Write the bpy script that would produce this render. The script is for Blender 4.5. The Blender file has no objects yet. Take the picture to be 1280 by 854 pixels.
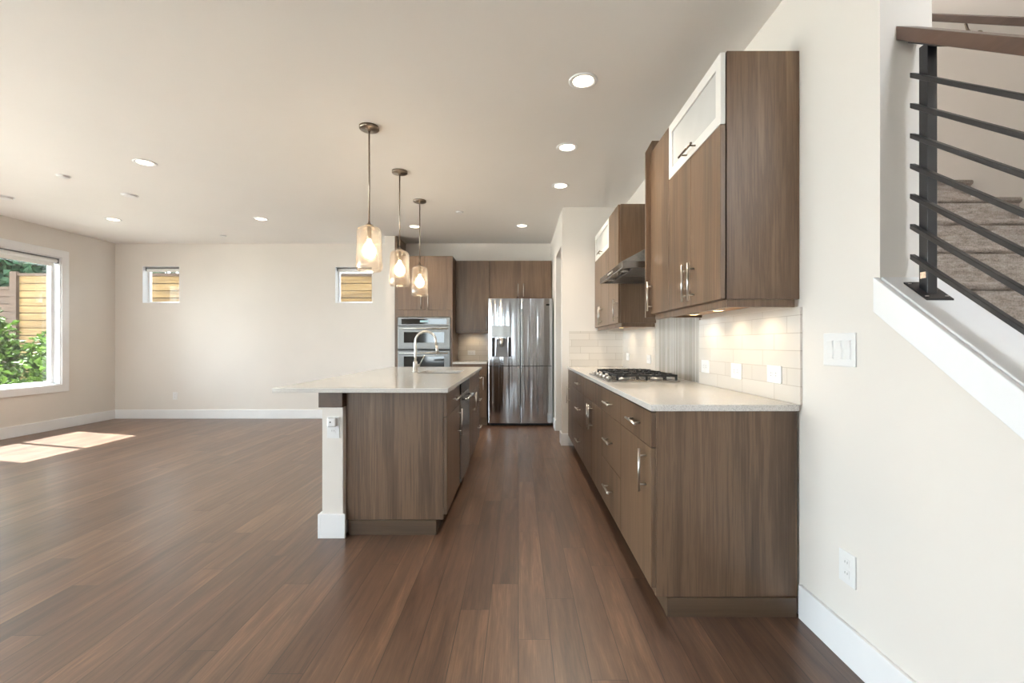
import bpy, bmesh, math, random
from mathutils import Vector, Matrix
random.seed(7)
C = bpy.context.scene.collection
SC = bpy.context.scene

# ------------------------------------------------------------------ camera, world, sun, exposure
CAM_Z = 1.17
cam_d = bpy.data.cameras.new('camera')
cam = bpy.data.objects.new('camera', cam_d); C.objects.link(cam)
cam.location = (0, 0, CAM_Z); cam.rotation_euler = (math.radians(90), 0, 0)
cam_d.sensor_fit = 'HORIZONTAL'; cam_d.sensor_width = 36.0; cam_d.lens = 16.0
cam_d.shift_x = -8/1280; cam_d.shift_y = 3/1280
cam_d.clip_start = 0.02
SC.camera = cam
SC.view_settings.view_transform = 'Standard'; SC.view_settings.look = 'None'
SC.view_settings.gamma = 1.0; SC.view_settings.use_curve_mapping = False
SC.view_settings.exposure = 0.0

WORLD_STRENGTH = 16.0
SUN_ENERGY = 215.0
SPOT_W = 32.0
PEND_W = 10.0
PUCK_W = 0.38
w = bpy.data.worlds.new('sky'); SC.world = w; w.use_nodes = True
bgn = w.node_tree.nodes['Background']
bgn.inputs[0].default_value = (0.84, 0.92, 1.0, 1); bgn.inputs[1].default_value = WORLD_STRENGTH

sd = bpy.data.lights.new('sun', 'SUN'); sd.energy = SUN_ENERGY; sd.angle = 0.012; sd.color = (1, .98, .95)
sun = bpy.data.objects.new('sun', sd); C.objects.link(sun); sun.location = (-9, 9, 9)
sun.rotation_euler = Vector((1.06, -0.29, -1.53)).to_track_quat('-Z', 'Y').to_euler()

def portal(loc, rot, sx, sy):
    d = bpy.data.lights.new('portal', 'AREA'); d.shape = 'RECTANGLE'; d.size = sx; d.size_y = sy
    d.cycles.is_portal = True
    o = bpy.data.objects.new('portal', d); C.objects.link(o); o.location = loc; o.rotation_euler = rot
R = math.radians
portal((-6.55, 5.56, 1.48), (0, R(-90), 0), 1.8, 1.5)
portal((-6.55, 1.3, 1.26), (0, R(-90), 0), 2.55, 5.9)
portal((-2.6, -3.7, 1.25), (R(90), 0, 0), 7.0, 2.5)
SC.cycles.max_bounces = 10; SC.cycles.diffuse_bounces = 6; SC.cycles.glossy_bounces = 5
SC.cycles.transparent_max_bounces = 16
SC.cycles.sample_clamp_indirect = 8.0
SC.cycles.caustics_reflective = False; SC.cycles.caustics_refractive = False
SC.cycles.blur_glossy = 0.5

# ------------------------------------------------------------------ materials
def s2l(c):
    return tuple((v/12.92 if v <= .04045 else ((v+.055)/1.055)**2.4) for v in [x/255 for x in c]) + (1,)
class N:
    """small helper around a material's node tree"""
    def __init__(s, name):
        s.m = bpy.data.materials.new(name); s.m.use_nodes = True
        s.t = s.m.node_tree; s.b = s.t.nodes['Principled BSDF']
    def n(s, typ, **kw):
        o = s.t.nodes.new(typ)
        for k, v in kw.items(): setattr(o, k, v)
        return o
    def l(s, a, b): s.t.links.new(a, b)
    def math(s, op, a, b=None, c=None):
        o = s.n('ShaderNodeMath', operation=op)
        for i, v in enumerate((a, b, c)):
            if v is None: continue
            if isinstance(v, (int, float)): o.inputs[i].default_value = v
            else: s.l(v, o.inputs[i])
        return o.outputs[0]
    def ramp(s, fac, stops, interp='LINEAR'):
        o = s.n('ShaderNodeValToRGB'); cr = o.color_ramp; cr.interpolation = interp
        while len(cr.elements) < len(stops): cr.elements.new(0.5)
        for e, (p, c) in zip(cr.elements, stops): e.position = p; e.color = s2l(c)
        s.l(fac, o.inputs[0]); return o.outputs[0]
    def mix(s, f, a, b, mode='MIX'):
        o = s.n('ShaderNodeMix', data_type='RGBA', blend_type=mode)
        for i, v in ((0, f), (6, a), (7, b)):
            if isinstance(v, (int, float)): o.inputs[i].default_value = v
            elif isinstance(v, tuple): o.inputs[i].default_value = s2l(v) if len(v) == 3 else v
            else: s.l(v, o.inputs[i])
        return o.outputs[2]
    def noise(s, vec, scale, detail=4, rough=.55, dist=0.0):
        o = s.n('ShaderNodeTexNoise'); s.l(vec, o.inputs['Vector'])
        o.inputs['Scale'].default_value = scale; o.inputs['Detail'].default_value = detail
        o.inputs['Roughness'].default_value = rough; o.inputs['Distortion'].default_value = dist
        return o.outputs['Fac']
    def coords(s, scale=(1, 1, 1), rand=0.0):
        tc = s.n('ShaderNodeTexCoord'); v = tc.outputs['Object']
        if rand:
            oi = s.n('ShaderNodeObjectInfo'); a = s.n('ShaderNodeVectorMath', operation='ADD')
            k = s.math('MULTIPLY', oi.outputs['Random'], rand)
            s.l(v, a.inputs[0]); s.l(k, a.inputs[1]); v = a.outputs[0]
        mp = s.n('ShaderNodeMapping'); mp.inputs['Scale'].default_value = scale; s.l(v, mp.inputs['Vector'])
        return mp.outputs[0]
    def bump(s, h, strength=.2, dist=.002):
        o = s.n('ShaderNodeBump'); o.inputs['Strength'].default_value = strength
        o.inputs['Distance'].default_value = dist; s.l(h, o.inputs['Height']); s.l(o.outputs[0], s.b.inputs['Normal'])
    def set(s, **kw):
        names = dict(col='Base Color', rough='Roughness', metal='Metallic', spec='Specular IOR Level', coat='Coat Weight',
                     ecol='Emission Color', es='Emission Strength', trans='Transmission Weight', ior='IOR', aniso='Anisotropic', coatr='Coat Roughness')
        for k, v in kw.items():
            i = s.b.inputs[names[k]]
            if isinstance(v, (int, float)): i.default_value = v
            elif isinstance(v, tuple): i.default_value = s2l(v) if len(v) == 3 else v
            else: s.l(v, i)
        return s

def plain(name, col, rough=.5, metal=0, spec=.5, var=.04, scale=6, bump=0):
    k = N(name); k.set(rough=rough, metal=metal, spec=spec)
    v = k.coords((1, 1, 1))
    f = k.noise(v, scale, 3)
    c2 = tuple(max(0, c*(1-var)) for c in col); c1 = tuple(min(255, c*(1+var)) for c in col)
    k.set(col=k.ramp(f, [(.3, c2), (.7, c1)]))
    if bump: k.bump(k.noise(v, 380, 2), bump, .0006)
    return k.m

def wood(name, stops, rough=.36, axis=2, fine=.28):
    k = N(name); sc = [5.0, 5.0, 5.0]; sc[axis] = .3
    v = k.coords(tuple(sc), rand=37.0)
    f = k.noise(v, 1.3, 6, .6, .5)
    sc2 = [95.0, 95.0, 95.0]; sc2[axis] = 2.2
    f2 = k.noise(k.coords(tuple(sc2), rand=11.0), 1.0, 5, .65, .2)
    g = k.math('ADD', k.math('MULTIPLY', f, 1-fine), k.math('MULTIPLY', f2, fine))
    k.set(col=k.ramp(g, stops), rough=rough, spec=.6)
    k.bump(f2, .12, .0008)
    return k.m

M = {}
M['wall'] = plain('wall_paint', (221, 216, 210), .75, var=.008, scale=1.5, bump=.08)
M['ceil'] = plain('ceiling_paint', (236, 234, 232), .85, var=.006, scale=1.2, bump=.08)
M['white'] = plain('white_trim_paint', (233, 234, 236), .35, var=.006)
M['plastic'] = plain('white_plastic', (228, 228, 228), .3, var=.004)
M['grey_plastic'] = plain('grey_plastic', (120, 120, 122), .4)
M['cab'] = wood('walnut_laminate', [(.34, (64, 47, 34)), (.45, (90, 70, 53)), (.51, (110, 87, 67)), (.56, (92, 71, 54)), (.68, (130, 105, 82))])
M['kick'] = wood('walnut_kick', [(.3, (64, 49, 36)), (.5, (84, 66, 50)), (.7, (98, 79, 61))], axis=0)
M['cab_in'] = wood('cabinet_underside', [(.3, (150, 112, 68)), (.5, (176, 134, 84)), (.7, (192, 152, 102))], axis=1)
M['rail'] = wood('handrail_wood', [(.3, (58, 41, 33)), (.5, (76, 56, 46)), (.7, (92, 70, 58))], axis=1, rough=.38)
M['beam'] = wood('beam_wood', [(.3, (60, 44, 33)), (.5, (80, 60, 46)), (.7, (94, 72, 56))], axis=1)
M['nickel'] = plain('brushed_nickel', (196, 192, 186), .28, metal=1, var=.02, scale=30)
M['bronze'] = plain('dark_nickel', (142, 130, 118), .3, metal=1, var=.03, scale=30)
M['black_metal'] = plain('black_metal', (30, 30, 33), .38, var=.1, scale=20)
M['iron'] = plain('cast_iron', (34, 35, 37), .5, var=.15, scale=60, bump=.3)
M['dark'] = plain('dark_recess', (20, 20, 21), .5)
M['alu'] = plain('aluminium_frame', (226, 224, 220), .35, var=.01)
M['bounce_ground'] = plain('pale_bounce_ground', (196, 190, 180), .9, var=.06, scale=3)  # outdoor ground kept pale to bounce daylight up to the ceiling
M['fabric'] = plain('blind_fabric', (240, 240, 238), .7, var=.01)
M['sticker'] = plain('sticker', (232, 196, 170), .5, var=.15, scale=160)

def steel(name, col, rough, wave):
    k = N(name); k.set(col=col, metal=1.0, rough=rough)
    f = k.noise(k.coords((11, 11, .35)), 1.0, 1.5, .45, .5)
    g = k.noise(k.coords((3, 3, 900)), 1.0, 2)
    h = k.math('ADD', k.math('MULTIPLY', f, wave), k.math('MULTIPLY', g, .0004*0))
    k.bump(h, 1.0, .02)
    return k.m
M['steel'] = steel('stainless_steel', (158, 157, 155), .27, .12)
M['steel_oven'] = steel('stainless_steel_oven', (112, 111, 109), .3, .1)
M['steel_wavy'] = steel('stainless_steel_door', (186, 187, 190), .12, .55)
M['steel_dark'] = steel('stainless_steel_filter', (120, 122, 126), .35, .1)

def glass(name, tint, gl=.08, trans=0.0, rough=.02, bump=0, fr=.8):
    k = N(name); nt = k.t; out = nt.nodes['Material Output']; nt.nodes.remove(k.b)
    tr = k.n('ShaderNodeBsdfTransparent'); tr.inputs[0].default_value = s2l(tint)
    go = k.n('ShaderNodeBsdfGlossy'); go.inputs['Roughness'].default_value = rough
    lw = k.n('ShaderNodeLayerWeight'); lw.inputs[0].default_value = .25
    f = k.math('MULTIPLY_ADD', lw.outputs['Fresnel'], fr, gl)
    fc = k.math('MINIMUM', f, .9)
    mx = k.n('ShaderNodeMixShader'); k.l(fc, mx.inputs[0]); k.l(tr.outputs[0], mx.inputs[1]); k.l(go.outputs[0], mx.inputs[2])
    last = mx.outputs[0]
    if trans:
        tl = k.n('ShaderNodeBsdfTranslucent'); tl.inputs[0].default_value = s2l(tint)
        di = k.n('ShaderNodeBsdfDiffuse'); di.inputs[0].default_value = s2l(tint)
        m0 = k.n('ShaderNodeMixShader'); m0.inputs[0].default_value = .4; k.l(tl.outputs[0], m0.inputs[1]); k.l(di.outputs[0], m0.inputs[2])
        m2 = k.n('ShaderNodeMixShader'); m2.inputs[0].default_value = trans
        k.l(last, m2.inputs[1]); k.l(m0.outputs[0], m2.inputs[2]); last = m2.outputs[0]
    if bump:
        b = k.n('ShaderNodeBump'); b.inputs['Strength'].default_value = bump; b.inputs['Distance'].default_value = .004
        k.l(k.noise(k.coords((1, 1, .4)), 90, 2), b.inputs['Height']); k.l(b.outputs[0], go.inputs['Normal'])
    k.l(last, out.inputs[0]); return k.m
M['glass'] = glass('window_glass', (250, 253, 252), .02)
M['shade'] = glass('seeded_amber_glass', (254, 249, 243), .015, trans=.028, rough=.10, bump=.35, fr=.45)
k = N('frosted_glass'); k.set(col=k.ramp(k.noise(k.coords(), 4, 2), [(.3, (186, 186, 184)), (.7, (196, 196, 194))]), rough=.35, spec=.6); M['frost'] = k.m
k = N('black_glass'); k.set(col=k.ramp(k.noise(k.coords(), 4, 2), [(.3, (16, 17, 18)), (.7, (22, 23, 24))]), rough=.06, spec=.7); M['black_glass'] = k.m
def emit(name, col, s):
    k = N(name); k.set(col=col, ecol=col, es=s, rough=.5)
    lw = k.noise(k.coords(), 3, 1); k.set(es=k.math('MULTIPLY_ADD', lw, .02*s, s)); return k.m
M['lens'] = emit('lamp_lens', (255, 240, 214), 9)
M['bulb'] = emit('bulb_glow', (255, 236, 205), 26)
M['puck'] = emit('puck_glow', (255, 214, 150), 8)
M['display'] = emit('oven_display', (150, 180, 190), .25)

# floor planks running along Y
def floor_mat():
    k = N('hardwood_planks'); tc = k.n('ShaderNodeTexCoord'); sp = k.n('ShaderNodeSeparateXYZ'); k.l(tc.outputs['Object'], sp.inputs[0])
    x, y = sp.outputs[0], sp.outputs[1]
    W, L = .127, 1.35
    u = k.math('DIVIDE', x, W); row = k.math('FLOOR', u); fu = k.math('FRACT', u)
    wn = k.n('ShaderNodeTexWhiteNoise', noise_dimensions='1D'); k.l(row, wn.inputs['W'])
    wl = k.n('ShaderNodeTexWhiteNoise', noise_dimensions='1D'); k.l(k.math('ADD', row, 91.7), wl.inputs['W'])
    Lr = k.math('MULTIPLY_ADD', wl.outputs[0], .5, .75)
    v = k.math('ADD', k.math('DIVIDE', k.math('DIVIDE', y, L), Lr), k.math('MULTIPLY', wn.outputs[0], 7.3))
    idx = k.math('FLOOR', v); fv = k.math('FRACT', v)
    cx = k.n('ShaderNodeCombineXYZ'); k.l(row, cx.inputs[0]); k.l(idx, cx.inputs[1])
    pr = k.n('ShaderNodeTexWhiteNoise', noise_dimensions='3D'); k.l(cx.outputs[0], pr.inputs['Vector'])
    add = k.n('ShaderNodeVectorMath', operation='MULTIPLY_ADD'); k.l(pr.outputs['Color'], add.inputs[0]); add.inputs[1].default_value = (20, 20, 20)
    mp = k.n('ShaderNodeMapping'); mp.inputs['Scale'].default_value = (22, 1.6, 1); k.l(tc.outputs['Object'], mp.inputs[0]); k.l(mp.outputs[0], add.inputs[2])
    g = k.noise(add.outputs[0], 1.0, 6, .62, .6)
    mp2 = k.n('ShaderNodeMapping'); mp2.inputs['Scale'].default_value = (160, 7, 1); k.l(tc.outputs['Object'], mp2.inputs[0])
    g2 = k.noise(mp2.outputs[0], 1.0, 4, .6)
    big = k.noise(tc.outputs['Object'], 1.1, 3)
    t = k.math('ADD', k.math('MULTIPLY', g, .46), k.math('ADD', k.math('MULTIPLY', g2, .30), k.math('MULTIPLY', pr.outputs['Value'], .12)))
    t = k.math('ADD', t, k.math('MULTIPLY', big, .12))
    col = k.ramp(t, [(.32, (50, 34, 25)), (.45, (82, 59, 45)), (.55, (101, 75, 58)), (.69, (138, 106, 81))])
    kn = k.n('ShaderNodeTexVoronoi'); kn.inputs['Scale'].default_value = 2.3
    mp3 = k.n('ShaderNodeMapping'); mp3.inputs['Scale'].default_value = (1, .6, 1); k.l(tc.outputs['Object'], mp3.inputs[0]); k.l(mp3.outputs[0], kn.inputs['Vector'])
    knot = k.math('LESS_THAN', k.math('ADD', kn.outputs['Distance'], k.math('MULTIPLY', g2, .03)), .035)
    col = k.mix(k.math('MULTIPLY', knot, .65), col, (40, 26, 20))
    du = k.math('MINIMUM', fu, k.math('SUBTRACT', 1.0, fu)); dv = k.math('MINIMUM', fv, k.math('SUBTRACT', 1.0, fv))
    seam = k.math('MAXIMUM', k.math('LESS_THAN', du, .013), k.math('LESS_THAN', dv, .0011))
    col = k.mix(k.math('MULTIPLY', seam, .8), col, (36, 24, 19))
    k.set(col=col, rough=k.math('MULTIPLY_ADD', g2, .24, .22), spec=.9)
    h = k.math('SUBTRACT', k.math('MULTIPLY', g, .5), seam)
    k.bump(h, .22, .0016)
    return k.m
M['floor'] = floor_mat()

def tile_mat(name, axis, W=.305, H=.0768, z0=.910):
    k = N(name); tc = k.n('ShaderNodeTexCoord'); sp = k.n('ShaderNodeSeparateXYZ'); k.l(tc.outputs['Object'], sp.inputs[0])
    r = k.math('DIVIDE', k.math('SUBTRACT', sp.outputs[2], z0), H); row = k.math('FLOOR', r); fr = k.math('FRACT', r)
    u = k.math('ADD', k.math('DIVIDE', sp.outputs[axis], W), k.math('MULTIPLY', row, .333)); fu = k.math('FRACT', u)
    cx = k.n('ShaderNodeCombineXYZ'); k.l(k.math('FLOOR', u), cx.inputs[0]); k.l(row, cx.inputs[1])
    pr = k.n('ShaderNodeTexWhiteNoise', noise_dimensions='3D'); k.l(cx.outputs[0], pr.inputs['Vector'])
    dr = k.math('MINIMUM', fr, k.math('SUBTRACT', 1.0, fr)); du = k.math('MINIMUM', fu, k.math('SUBTRACT', 1.0, fu))
    grout = k.math('MAXIMUM', k.math('LESS_THAN', dr, .022), k.math('LESS_THAN', du, .006))
    wav = k.noise(k.coords((1, 1, 1)), 14, 2)
    c = k.ramp(pr.outputs['Value'], [(0, (208, 202, 194)), (1, (219, 213, 205))])
    k.set(col=k.mix(grout, c, (178, 169, 158)), rough=k.math('MULTIPLY_ADD', grout, .6, .1), spec=.6)
    h = k.math('ADD', k.math('MULTIPLY', wav, .6), k.math('MULTIPLY', grout, -.8)); k.bump(h, .25, .003)
    return k.m
M['tile_y'] = tile_mat('subway_tile_side', 1); M['tile_x'] = tile_mat('subway_tile_end', 0)
k = N('ribbed_panel'); tc = k.n('ShaderNodeTexCoord'); sp = k.n('ShaderNodeSeparateXYZ'); k.l(tc.outputs['Object'], sp.inputs[0])
fu = k.math('FRACT', k.math('DIVIDE', sp.outputs[1], .026)); pr = k.n('ShaderNodeTexWhiteNoise', noise_dimensions='1D'); k.l(k.math('FLOOR', k.math('DIVIDE', sp.outputs[1], .026)), pr.inputs['W'])
k.set(col=k.mix(k.math('LESS_THAN', fu, .1), k.ramp(pr.outputs['Value'], [(0, (176, 170, 162)), (1, (226, 220, 212))]), (150, 143, 134)), rough=.16, metal=.35)
k.bump(k.math('SINE', k.math('MULTIPLY', fu, 3.1416)), .3, .003); M['ribbed'] = k.m

k = N('quartz_speckle'); v = k.coords()
f = k.noise(v, 260, 3, .7); f2 = k.noise(v, 700, 2, .6); f3 = k.noise(v, 18, 3)
c = k.ramp(f, [(.34, (150, 148, 146)), (.44, (200, 197, 193)), (.6, (214, 211, 207)), (.72, (226, 224, 221))])
c = k.mix(k.math('LESS_THAN', f2, .33), c, (120, 115, 110))
k.set(col=k.mix(.15, c, k.ramp(f3, [(.3, (214, 208, 200)), (.7, (236, 232, 226))])), rough=.14, spec=.55); M['quartz'] = k.m
k = N('streaky_carpet'); f = k.noise(k.coords((14, 60, 60)), 1.0, 4, .7); f2 = k.noise(k.coords((160, 160, 160)), 1.0, 2)
k.set(col=k.mix(.4, k.ramp(f, [(.3, (112, 102, 94)), (.5, (162, 151, 142)), (.7, (198, 188, 179))]), k.ramp(f2, [(.3, (96, 86, 78)), (.7, (186, 174, 164))])), rough=.95, spec=.1); k.bump(f2, .6, .006); M['carpet'] = k.m
def fence_mat(name, stops):
    k = N(name); oi = k.n('ShaderNodeObjectInfo'); f = k.noise(k.coords((1.5, 30, 30), rand=9.0), 1.0, 5, .6, .4)
    g = k.noise(k.coords((.6, 7.5, 7.5), rand=3.0), 1.0, 1)
    k.set(col=k.ramp(k.math('ADD', k.math('MULTIPLY', f, .6), k.math('MULTIPLY', g, .4)), stops), rough=.8, spec=.2); return k.m
M['fence'] = fence_mat('cedar_boards', [(.3, (48, 36, 20)), (.5, (70, 55, 32)), (.7, (88, 72, 46))])
M['fence_dark'] = fence_mat('dark_boards', [(.3, (26, 18, 13)), (.5, (37, 26, 19)), (.7, (47, 34, 26))])
def leaf_mat(name, a, b):
    k = N(name); k.set(col=k.ramp(k.noise(k.coords(), 9, 2), [(.3, a), (.7, b)]), rough=.75, spec=.12)
    k.b.inputs['Subsurface Weight'].default_value = 0; return k.m
M['leaf'] = leaf_mat('shrub_leaves', (18, 34, 6), (52, 74, 20))
M['leaf_dark'] = leaf_mat('conifer_needles', (8, 24, 13), (24, 46, 28))
M['bark'] = plain('bark', (84, 66, 50), .9, var=.2, scale=12)

# ------------------------------------------------------------------ mesh helpers
def box(bm, x0, x1, y0, y1, z0, z1):
    x0, x1 = min(x0, x1), max(x0, x1); y0, y1 = min(y0, y1), max(y0, y1); z0, z1 = min(z0, z1), max(z0, z1)
    v = [bm.verts.new(p) for p in ((x0,y0,z0),(x1,y0,z0),(x1,y1,z0),(x0,y1,z0),(x0,y0,z1),(x1,y0,z1),(x1,y1,z1),(x0,y1,z1))]
    for f in ((3,2,1,0),(4,5,6,7),(0,1,5,4),(1,2,6,5),(2,3,7,6),(3,0,4,7)): bm.faces.new([v[i] for i in f])
    return bm
def BX(*a): return box(bmesh.new(), *a)
def cyl(bm, a, b, r, r2=None, seg=20, smooth=True):
    a, b = Vector(a), Vector(b); d = b-a; r2 = r if r2 is None else r2
    q = d.to_track_quat('Z', 'Y').to_matrix().to_4x4(); mtx = Matrix.Translation((a+b)/2) @ q
    g = bmesh.ops.create_cone(bm, cap_ends=True, segments=seg, radius1=r, radius2=r2, depth=d.length, matrix=mtx)
    if smooth:
        for v in g['verts']:
            for f in v.link_faces:
                if len(f.verts) == 4: f.smooth = True
    return bm
def lathe(bm, prof, cx, cy, seg=40, axis='Z'):
    rings = []
    for r, z in prof:
        if r < 1e-6: rings.append([bm.verts.new((cx, cy, z))])
        else: rings.append([bm.verts.new((cx+r*math.cos(2*math.pi*i/seg), cy+r*math.sin(2*math.pi*i/seg), z)) for i in range(seg)])
    for A, B in zip(rings, rings[1:]):
        for i in range(seg):
            j = (i+1) % seg
            if len(A) == 1 and len(B) == 1: continue
            if len(A) == 1: f = bm.faces.new((A[0], B[j], B[i]))
            elif len(B) == 1: f = bm.faces.new((A[i], A[j], B[0]))
            else: f = bm.faces.new((A[i], A[j], B[j], B[i]))
            f.smooth = True
    return bm
def tube(bm, pts, r, seg=14):
    pts = [Vector(p) for p in pts]; rings = []; up = None
    for i, p in enumerate(pts):
        t = (pts[min(i+1, len(pts)-1)]-pts[max(i-1, 0)]).normalized()
        if up is None: up = Vector((0, 1, 0)) if abs(t.y) < .9 else Vector((1, 0, 0))
        s = t.cross(up).normalized(); up = s.cross(t).normalized()
        rr = r[i] if isinstance(r, (list, tuple)) else r
        rings.append([bm.verts.new(p+s*rr*math.cos(2*math.pi*k/seg)+up*rr*math.sin(2*math.pi*k/seg)) for k in range(seg)])
    for A, B in zip(rings, rings[1:]):
        for k_ in range(seg):
            f = bm.faces.new((A[k_], A[(k_+1) % seg], B[(k_+1) % seg], B[k_])); f.smooth = True
    bm.faces.new(rings[0][::-1]); bm.faces.new(rings[-1]); return bm
def prism(bm, poly, axis, a, b):
    """poly: 2-D points in the two other axes, extruded along axis from a to b"""
    def P(p, t):
        if axis == 'X': return (t, p[0], p[1])
        if axis == 'Y': return (p[0], t, p[1])
        return (p[0], p[1], t)
    A = [bm.verts.new(P(p, a)) for p in poly]; B = [bm.verts.new(P(p, b)) for p in poly]
    n = len(poly); bm.faces.new(A); bm.faces.new(B[::-1])
    for i in range(n): bm.faces.new((A[i], B[i], B[(i+1) % n], A[(i+1) % n]))
    return bm
def wloc(o):
    v = Vector((0, 0, 0))
    while o is not None: v += o.location; o = o.parent
    return v
def obj(name, bm, mat, parent=None, bevel=0, seg=2, origin=None, keep=False):
    if not keep: bmesh.ops.recalc_face_normals(bm, faces=bm.faces[:])
    off = wloc(parent) if parent else Vector(origin or (0, 0, 0))
    if off.length: bmesh.ops.translate(bm, vec=-off, verts=bm.verts[:])
    me = bpy.data.meshes.new(name); bm.to_mesh(me); bm.free(); me.materials.append(M[mat])
    o = bpy.data.objects.new(name, me); C.objects.link(o)
    if parent: o.parent = parent
    else: o.location = off
    if bevel:
        b = o.modifiers.new('bevel', 'BEVEL'); b.width = bevel; b.segments = seg; b.limit_method = 'ANGLE'; b.angle_limit = R(40)
    return o
def tag(o, label, cat, group=None):
    o['label'] = label; o['category'] = cat
    if group: o['group'] = group
    return o
def thing(name, label, cat, loc, group=None):
    o = bpy.data.objects.new(name, None); C.objects.link(o); o.location = loc; o.empty_display_size = .1
    return tag(o, label, cat, group)
def struct(name, bm, mat, parent=None, bevel=0):
    o = obj(name, bm, mat, parent, bevel); o['kind'] = 'structure'; return o
def slab_holes(bm, axis, t0, t1, u0, u1, v0, v1, holes):
    """a slab across axis from t0 to t1, spanning u,v, with rectangular holes (u0,u1,v0,v1)"""
    us = sorted({u0, u1, *[h[0] for h in holes], *[h[1] for h in holes]}); vs = sorted({v0, v1, *[h[2] for h in holes], *[h[3] for h in holes]})
    V = {}
    def P(u, v, t):
        key = (round(u, 5), round(v, 5), t)
        if key not in V:
            V[key] = bm.verts.new({'X': (t, u, v), 'Y': (u, t, v), 'Z': (u, v, t)}[axis])
        return V[key]
    solid = {}
    for i in range(len(us)-1):
        for j in range(len(vs)-1):
            mu, mv = (us[i]+us[i+1])/2, (vs[j]+vs[j+1])/2
            solid[i, j] = not any(h[0] < mu < h[1] and h[2] < mv < h[3] for h in holes)
    for (i, j), s in solid.items():
        if not s: continue
        a, b, c, d = us[i], us[i+1], vs[j], vs[j+1]
        bm.faces.new([P(a,c,t0), P(b,c,t0), P(b,d,t0), P(a,d,t0)]); bm.faces.new([P(a,c,t1), P(a,d,t1), P(b,d,t1), P(b,c,t1)])
        for (di, dj, e) in ((-1,0,((a,c),(a,d))), (1,0,((b,c),(b,d))), (0,-1,((a,c),(b,c))), (0,1,((a,d),(b,d)))):
            if not solid.get((i+di, j+dj), False):
                (p, q) = e; bm.faces.new([P(*p,t0), P(*q,t0), P(*q,t1), P(*p,t1)])
    return bm

# ------------------------------------------------------------------ setting: room shell
H = 2.743; XL = -6.32; XR = 1.21; YB = 7.13; YR = -3.5; WT = .15
XS = 2.73            # far wall of the stairwell
YE = 5.24            # wall at the end of the right counter
YW = 1.523           # where the full-height right wall stops beside the stairs
struct('floor', BX(XL-.15, XS+.1, YR-.15, YB+.15, -.06, 0), 'floor')
struct('ceiling', BX(XL-.15, 1.384, YR-.15, YB+.15, H, H+.12), 'ceil')
WIN_L = (4.85, 6.286, .61, 2.36)
struct('wall_left', slab_holes(bmesh.new(), 'X', XL-WT, XL, YR, YB, 0, H, [WIN_L, (-1.6, 4.2, .03, 2.5)]), 'wall')
SW = [(-5.89, -5.31, 1.81, 2.385), (-2.87, -2.29, 1.81, 2.38)]
struct('wall_back', slab_holes(bmesh.new(), 'Y', YB, YB+WT, XL-WT, 1.384, 0, H, SW), 'wall')
struct('wall_rear', slab_holes(bmesh.new(), 'Y', YR-WT, YR, XL-WT, XS, 0, H, [(-5.6, -4.5, .5, 2.3), (-3.4, -2.5, .5, 2.3), (-1.2, -.6, .9, 2.2)]), 'wall')
SLOPE = .745
def capz(y): return 1.395 + SLOPE*(y-1.5285)
y_low = 1.5285 - 1.395/SLOPE
struct('wall_right', prism(bmesh.new(), [(y_low+.06, 0), (YB-.001, 0), (YB-.001, 5.2), (YW, 5.2), (YW, capz(YW)-.03), (y_low+.06, capz(y_low+.06)-.03)], 'X', XR, 1.384), 'wall')
struct('wall_end', BX(.506, XR-.001, YE, YE+.12, 0, H-.001), 'wall')
struct('wall_pantry', slab_holes(bmesh.new(), 'X', .507, .626, YE+.121, YB-.001, 0, H-.001, [(5.42, 6.13, -.01, 2.336)]), 'wall')
struct('wall_wing', BX(-1.946, -1.80, 6.63, YB-.001, 0, H-.001), 'wall')
# stairwell walls
struct('wall_stairwell', BX(XS, XS+.12, YR, 5.0, 0, 5.2), 'wall')
struct('wall_landing', BX(1.385, XS-.001, 4.3, 4.42, 0, 5.2), 'wall')
struct('ceiling_stairwell', BX(1.27, XS+.12, YR, 4.42, 5.2, 5.3), 'ceil')
struct('wall_upper', BX(1.27, 1.384, YR, YW-.001, H+.121, 5.2), 'wall')
bm = prism(bmesh.new(), [(YW+.0055, capz(YW+.0055)), (YW+.0055, capz(YW+.0055)-.118), (y_low+.1, capz(y_low+.1)-.118+.02), (y_low+.1, capz(y_low+.1))], 'X', 1.19, XR-.001)
struct('trim_1', bm, 'white', bevel=.003)
bm = prism(bmesh.new(), [(YW-.002, capz(YW)+.004), (YW-.002, capz(YW)-.022), (y_low+.1, capz(y_low+.1)-.022), (y_low+.1, capz(y_low+.1)+.004)], 'X', XR, 1.40)
struct('trim_2', bm, 'white', bevel=.004)
# baseboards
BH = .14
struct('baseboard_back', BX(XL+.016, -1.948, YB-.016, YB-.001, 0, BH), 'white', bevel=.003)
struct('baseboard_left', BX(XL+.001, XL+.016, 3.2, YB-.001, 0, BH), 'white', bevel=.003)
struct('baseboard_right', BX(XR-.016, XR-.001, -.3, 1.943, 0, BH+.004), 'white', bevel=.003)
struct('baseboard_end', BX(.490, .66, YE-.016, YE-.001, 0, BH), 'white', bevel=.003)
struct('baseboard_pantry', BX(.490, .506, YE, 5.42, 0, BH), 'white', bevel=.003)
struct('baseboard_pantry_far', BX(.490, .506, 6.13, 6.40, 0, BH), 'white', bevel=.003)
# island half wall
struct('wall_island', BX(-1.186, -1.062, 2.752, 5.10, 0, .785), 'wall')
bm = BX(-1.206, -1.187, 2.733, 5.115, 0, .145); box(bm, -1.187, -1.042, 2.733, 2.751, 0, .145)
struct('baseboard_island', bm, 'white', bevel=.003)
struct('trim_3', BX(-1.207, -1.062, 2.745, 5.10, .786, .8825), 'beam', bevel=.002)

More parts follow.
